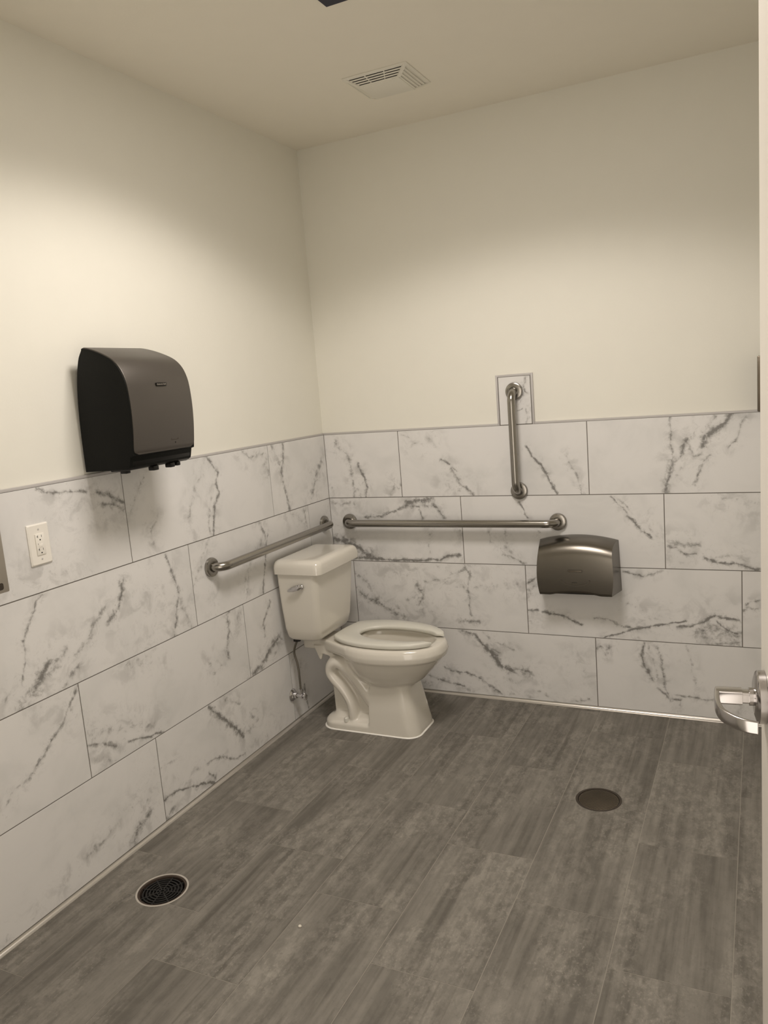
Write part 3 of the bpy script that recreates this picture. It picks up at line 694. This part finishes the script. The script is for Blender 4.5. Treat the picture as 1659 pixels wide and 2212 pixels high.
# grey cover wrapping top and front; lower corners rounded
mbv = MB(); secs = []
arcl = [0.0]
for a, b_ in zip(cvp, cvp[1:]): arcl.append(arcl[-1] + math.hypot(b_[0] - a[0], b_[1] - a[1]))
TOT = arcl[-1]; RC = .020
for i, (x, z) in enumerate(cvp):
    a = cvp[max(i - 1, 0)]; b_ = cvp[min(i + 1, len(cvp) - 1)]
    tx, tz = b_[0] - a[0], b_[1] - a[1]; l_ = math.hypot(tx, tz); nx, nz = -tz / l_, tx / l_
    if nx * 1 + nz * 1 < 0: nx, nz = -nx, -nz
    rem = TOT - arcl[i]
    ins = 0.0 if rem > RC else RC - math.sqrt(max(0, RC * RC - (RC - rem) ** 2))
    w0, w1 = Y0 + .003 + ins, far_side(x, z) - .003 - ins
    th = .0045
    secs.append([(x - nx * th, w0, z - nz * th), (x + nx * -.001, w0, z + nz * -.001), (x, w0 + .003, z), (x, w1 - .003, z), (x - nx * .001, w1, z - nz * .001), (x - nx * th, w1, z - nz * th)])
cover = mbv.loft(secs).obj('cover', m_cover, twd, smooth=.6)
cover['label'] = 'grey wrap-around cover'
# chin with the towel slot and the feet below it
MB().prism([(.10, -.002), (.183, .002), (.196, .013), (.200, .022), (.203, .040), (.10, .040)], lambda x, z: (x, Y0 + .012, z), lambda x, z: (x, Y1 - .006, z)).obj('chin', m_gloss, twd, bevel=.003)
for (x, y, w, h) in ((.150, -.118, .011, .010), (.186, -.022, .013, .012), (.186, .062, .012, .012), (.186, .095, .009, .010)):
    MB().box((x - .022, y - w, -h), (x + .004, y + w, .004)).obj('foot', m_gloss, twd, bevel=.003)
# badge with its lettering, arrow and mark
bz_ = .276
bpts = rrect(-.0260, .0260, bz_ - .0055, bz_ + .0050, .002, 4)
bpts = [(y, z + (.0022 * (1 - (y / .026) ** 2) if z > bz_ else 0)) for y, z in bpts]
badge = MB().prism(bpts, lambda y, z: (.2295, y + .004, z), lambda y, z: (.2335, y + .004, z)).obj('badge', m_gloss, cover, bevel=.0006)
def text(name, s, size, mat, parent, mtx):
    cu = bpy.data.curves.new(name, 'FONT'); cu.body = s; cu.size = size; cu.align_x = 'CENTER'; cu.align_y = 'CENTER'; cu.extrude = .0002; cu.resolution_u = 2
    to = bpy.data.objects.new('t', cu); COL.objects.link(to)
    me = bpy.data.meshes.new_from_object(to.evaluated_get(bpy.context.evaluated_depsgraph_get())); me.name = name
    bpy.data.objects.remove(to)
    me.transform(mtx)
    return link(name, me, mat, parent)
MX = Matrix(((0, 0, 1, 0), (1, 0, 0, 0), (0, 1, 0, 0), (0, 0, 0, 1)))
text('lettering', 'Kimberly-Clark', .0072, m_text, cover, Matrix.Translation((.2338, .004, bz_ - .0003)) @ MX)
MB().prism([(-.003, .003), (.003, .003), (0, -.002)], lambda y, z: (.2215, y + .050, z + .075), lambda y, z: (.2250, y + .050, z + .075)).obj('arrow', m_gloss, cover)
mk = MB()
for (y, z, w, h) in ((.030, .094, .0008, .006), (.046, .086, .018, .0007), (.064, .090, .0008, .005)):
    mk.box((.222, y - w, z - h), (.2263, y + w, z + h))
mk.obj('engraved_mark', m_bronze_rim, cover)

# ================================================================ outlet
ot = thing('wall_outlet', (0, -1.8505, 1.18), 'white outlet cover plate on the marble tile left of the towel dispenser', 'outlet')
a = rrect(-.0405, .0405, -.0655, .0655, .003, 3); b_ = rrect(-.0365, .0365, -.0615, .0615, .003, 3)
MB().loft([[(.0003, y, z) for y, z in a], [(.003, y, z) for y, z in a], [(.0065, y, z) for y, z in b_]]).obj('cover_plate', m_white, ot, smooth=.3)
rec = MB().box((.006, -.0168, -.0335), (.0092, .0168, .0335)).obj('receptacle', m_white, ot, bevel=.0008)
for zc in (.021, -.0205):
    MB().box((.0090, -.0085, zc + .0005), (.00945, -.0069, zc + .0085)).box((.0090, -.0118, zc + .0038), (.00945, -.0085, zc + .0053)).obj('slot', m_dark, rec)
    MB().box((.0090, .0058, zc + .0010), (.00945, .0072, zc + .0080)).obj('slot', m_dark, rec)
    MB().lathe([(.0024, .0090), (.0024, .00945)], (0, -.0002, zc - .0065), (1, 0, 0), 16).obj('ground_hole', m_dark, rec)
MB().box((.0090, -.0075, -.0095), (.0100, .0072, .0015)).obj('reset_button', m_white, rec, bevel=.0004)
MB().box((.0090, -.0098, .0000), (.00945, -.0086, .0040)).obj('indicator', m_bronze_rim, rec)
for z in (.0475, -.0475):
    MB().lathe([(.0030, .0062), (.0030, .0071), (.002, .0074)], (0, 0, z), (1, 0, 0), 16).obj('screw', m_trim, ot)

# ================================================================ steel boxes cut off by the frame or the door
sd_ = thing('steel_dispenser', (0, -2.20, 1.0874), 'brushed steel dispenser on the left wall, cut off by the left picture edge', 'dispenser')
bx = MB().box((.0004, -.1475, 0), (.100, .1445, .36)).obj('body', m_dull, sd_, bevel=.003)
MB().prism(rrect(-.13, .1255, .010, .030, .006, 4), lambda y, z: (.0985, y, z), lambda y, z: (.1008, y, z)).obj('slot', m_bronze_rim, sd_)
sc_ = thing('steel_cabinet', (2.19, 0, 1.366), 'flat brushed steel cabinet on the back wall, mostly hidden behind the door edge', 'cabinet')
MB().box((-.1475, -.098, 0), (.15, -.0016, .219)).obj('body', m_bronze, sc_, bevel=.004)

# ================================================================ floor drains
fd = thing('floor_drain', (DR[0][0], DR[0][1], 0), 'black floor drain in a pale ring near the left wall', 'drain', None)
R = DR[0][2]
MB().lathe([(R, -.004), (R, .0006), (R - .003, .0012), (R - .006, .0006), (R - .006, -.004)], (0, 0, 0), (0, 0, 1), 72, False).obj('ring', m_ring, fd)
MB().lathe([(R - .0062, -.03), (R - .0062, -.0008), (R - .013, -.0012), (R - .014, -.006), (R - .014, -.03)], (0, 0, 0), (0, 0, 1), 72, False).obj('rim', m_rust, fd)
MB().lathe([(R - .012, -.031), (R - .012, -.029)], (0, 0, 0), (0, 0, 1), 48).obj('pan', m_dark, fd)
gr = MB()
rad = [.008, .019, .030, .041, .052, .063]
for r_ in rad:
    gr.loft([[((r_ + dr) * math.cos(q), (r_ + dr) * math.sin(q), z) for q in [2 * PI * k / 48 for k in range(48)]] for dr, z in ((-.0022, -.009), (-.0022, -.004), (.0022, -.004), (.0022, -.009))], False, False)
for k in range(8):
    q = 2 * PI * k / 8 + .2; c_, s_ = math.cos(q), math.sin(q); w = .002
    gr.loft([[(c_ * r_ - s_ * d, s_ * r_ + c_ * d, z) for d, z in ((-w, -.009), (w, -.009), (w, -.0035), (-w, -.0035))] for r_ in (.005, R - .015)])
gr.obj('grate', m_iron, fd, smooth=False)['label'] = 'black grate of rings and spokes'

fd2 = thing('floor_drain', (DR[1][0], DR[1][1], 0), 'bronze floor drain cover set in the middle of the floor', 'drain', None)
R = DR[1][2]
MB().lathe([(R, -.004), (R, .0004), (R - .009, .0004), (R - .010, -.003), (R - .010, -.012), (R, -.012)], (0, 0, 0), (0, 0, 1), 72, False).obj('rim', m_bronze_rim, fd2)
MB().lathe([(R - .0115, -.012), (R - .0115, -.0012), (R - .014, -.0006)], (0, 0, 0), (0, 0, 1), 72).obj('cover', m_bronze, fd2)
hatch = MB(); Rr = R - .0145
for k in range(-9, 10):
    d = k * .0074; h = math.sqrt(max(0, Rr * Rr - d * d))
    if h > .01:
        c_, s_ = math.cos(.9), math.sin(.9)
        P = [(-s_ * d + c_ * t - s_ * e, c_ * d + s_ * t + c_ * e) for t, e in ((-h, -.0014), (h, -.0014), (h, .0014), (-h, .0014))]
        hatch.loft([[(x, y, z) for x, y in P] for z in (-.0012, .0004)])
hatch.obj('ribs', m_bronze, fd2, smooth=False)

tag(link('plaster_crumb', MB().lathe([(.003, 0), (.0055, .0015), (.0045, .004), (.002, .0055)], (0, 0, 0), (.1, .05, 1), 7).mesh('plaster_crumb'), m_crumb), 'small white crumb lying alone on the floor tiles', 'debris').location = (.797, -1.795, .0006)

# ================================================================ ceiling fan grille
vg = thing('exhaust_fan_grille', ((VX0 + VX1) / 2, (VY0 + VY1) / 2, HC), 'square off-white exhaust fan grille on the ceiling', 'vent')
hx, hy = .137, .126
fr = MB()
outer = rrect(-hx, hx, -hy, hy, .006, 3); mid = rrect(-hx + .003, hx - .003, -hy + .003, hy - .003, .005, 3); inner = rrect(-hx + .008, hx - .008, -hy + .008, hy - .008, .003, 3)
fr.loft([[(x, y, -.0004) for x, y in outer], [(x, y, -.003) for x, y in outer], [(x, y, -.0055) for x, y in mid], [(x, y, -.0065) for x, y in inner], [(x, y, -.001) for x, y in inner]], False, False)
fr.obj('frame', m_vent, vg, smooth=.5)
MB().box((-.118, -.110, .0005), (.118, .110, .045)).obj('housing', m_dark, vg)
PX, PY, ZP, ZR = .084, .078, -.0290, -.0050
MB().box((-PX, -PY, ZP - .0015), (PX, PY, ZP + .0015)).obj('center_panel', m_vent, vg, bevel=.0012)
# sloping sides made of slats with gaps between them, mitred at the corners
ix, iy = hx - .0075, hy - .0075
NSL = 4; PITCH = 1.0 / (NSL + .55)
def VP(side, t, s, e=0):
    X = ix + (PX - ix) * t; Y = iy + (PY - iy) * t; Z = ZR + (ZP - ZR) * t + e
    return {0: (s * X, -Y, Z), 1: (X, s * Y, Z), 2: (s * X, Y, Z), 3: (-X, s * Y, Z)}[side]
for side in range(4):
    if side == 3:       # the side towards the left wall has no slots
        MB().loft([[VP(side, t, -1), VP(side, t, 1), VP(side, t, 1, .0015), VP(side, t, -1, .0015)] for t in (0, 1)]).obj('closed_side', m_vent, vg, smooth=False)
        continue
    for k in range(NSL + 1):
        t0, t1 = k * PITCH, (k + .52) * PITCH
        q0 = [VP(side, t0, -1), VP(side, t0, 1), VP(side, t1, 1), VP(side, t1, -1)]; q1 = [VP(side, t0, -1, .0012), VP(side, t0, 1, .0012), VP(side, t1, 1, .0012), VP(side, t1, -1, .0012)]
        MB().loft([q0, q1]).obj('slat', m_vent, vg, smooth=False)
    for s in ((-.34, .32) if side in (0, 2) else ()):     # cross ribs
        w = .016
        MB().loft([[VP(side, t, s - w, -.0002), VP(side, t, s + w, -.0002), VP(side, t, s + w, .003), VP(side, t, s - w, .003)] for t in (0, 1)]).obj('rib', m_vent, vg, smooth=False)
    if side in (1, 3):       # these sides are shallow grooves, closed behind
        MB().loft([[VP(side, t, -1, .004), VP(side, t, 1, .004), VP(side, t, 1, .005), VP(side, t, -1, .005)] for t in (0, 1)]).obj('back_plate', m_vent, vg, smooth=False)
for sx in (-1, 1):           # corner webs
    for sy in (-1, 1):
        a = Vector((sx * PX, sy * PY, ZP)); b_ = Vector((sx * ix, sy * iy, ZR)); w = Vector((-sy, sx, 0)).normalized() * .007
        up_ = Vector((0, 0, .004)); dn_ = Vector((0, 0, -.0004))
        MB().loft([[q - w + dn_, q + w + dn_, q + w + up_, q - w + up_] for q in (a, b_)]).obj('corner_web', m_vent, vg, smooth=False)

# ================================================================ ceiling light (only a corner of its frame is in the picture)
cl_ = thing('ceiling_light', ((LX0 + LX1) / 2, (LY0 + LY1) / 2, HC), 'recessed ceiling light with a dark navy frame, cut off by the top picture edge', 'ceiling light')
ox, oy = (LX1 - LX0) / 2, (LY1 - LY0) / 2
mb = MB()
W_ = .058; H_ = .012
rings = [[(sx * (ox + d), sy * (oy + d), z) for sx, sy in ((-1, -1), (1, -1), (1, 1), (-1, 1))] for d, z in ((W_, -.0003), (W_, -H_), (0, -H_), (0, -.0003))]
mb.loft(rings, False, False).obj('frame', m_navy, cl_, smooth=False)
m_lens, nt, b = new_mat('lit_lens')
b.inputs['Base Color'].default_value = (.8, .78, .72, 1)
b.inputs['Emission Color'].default_value = (1.0, 0.915, 0.825, 1); b.inputs['Emission Strength'].default_value = 3.0
MB().box((-ox, -oy, -.004), (ox, oy, -.0006)).obj('diffuser', m_lens, cl_, smooth=False)
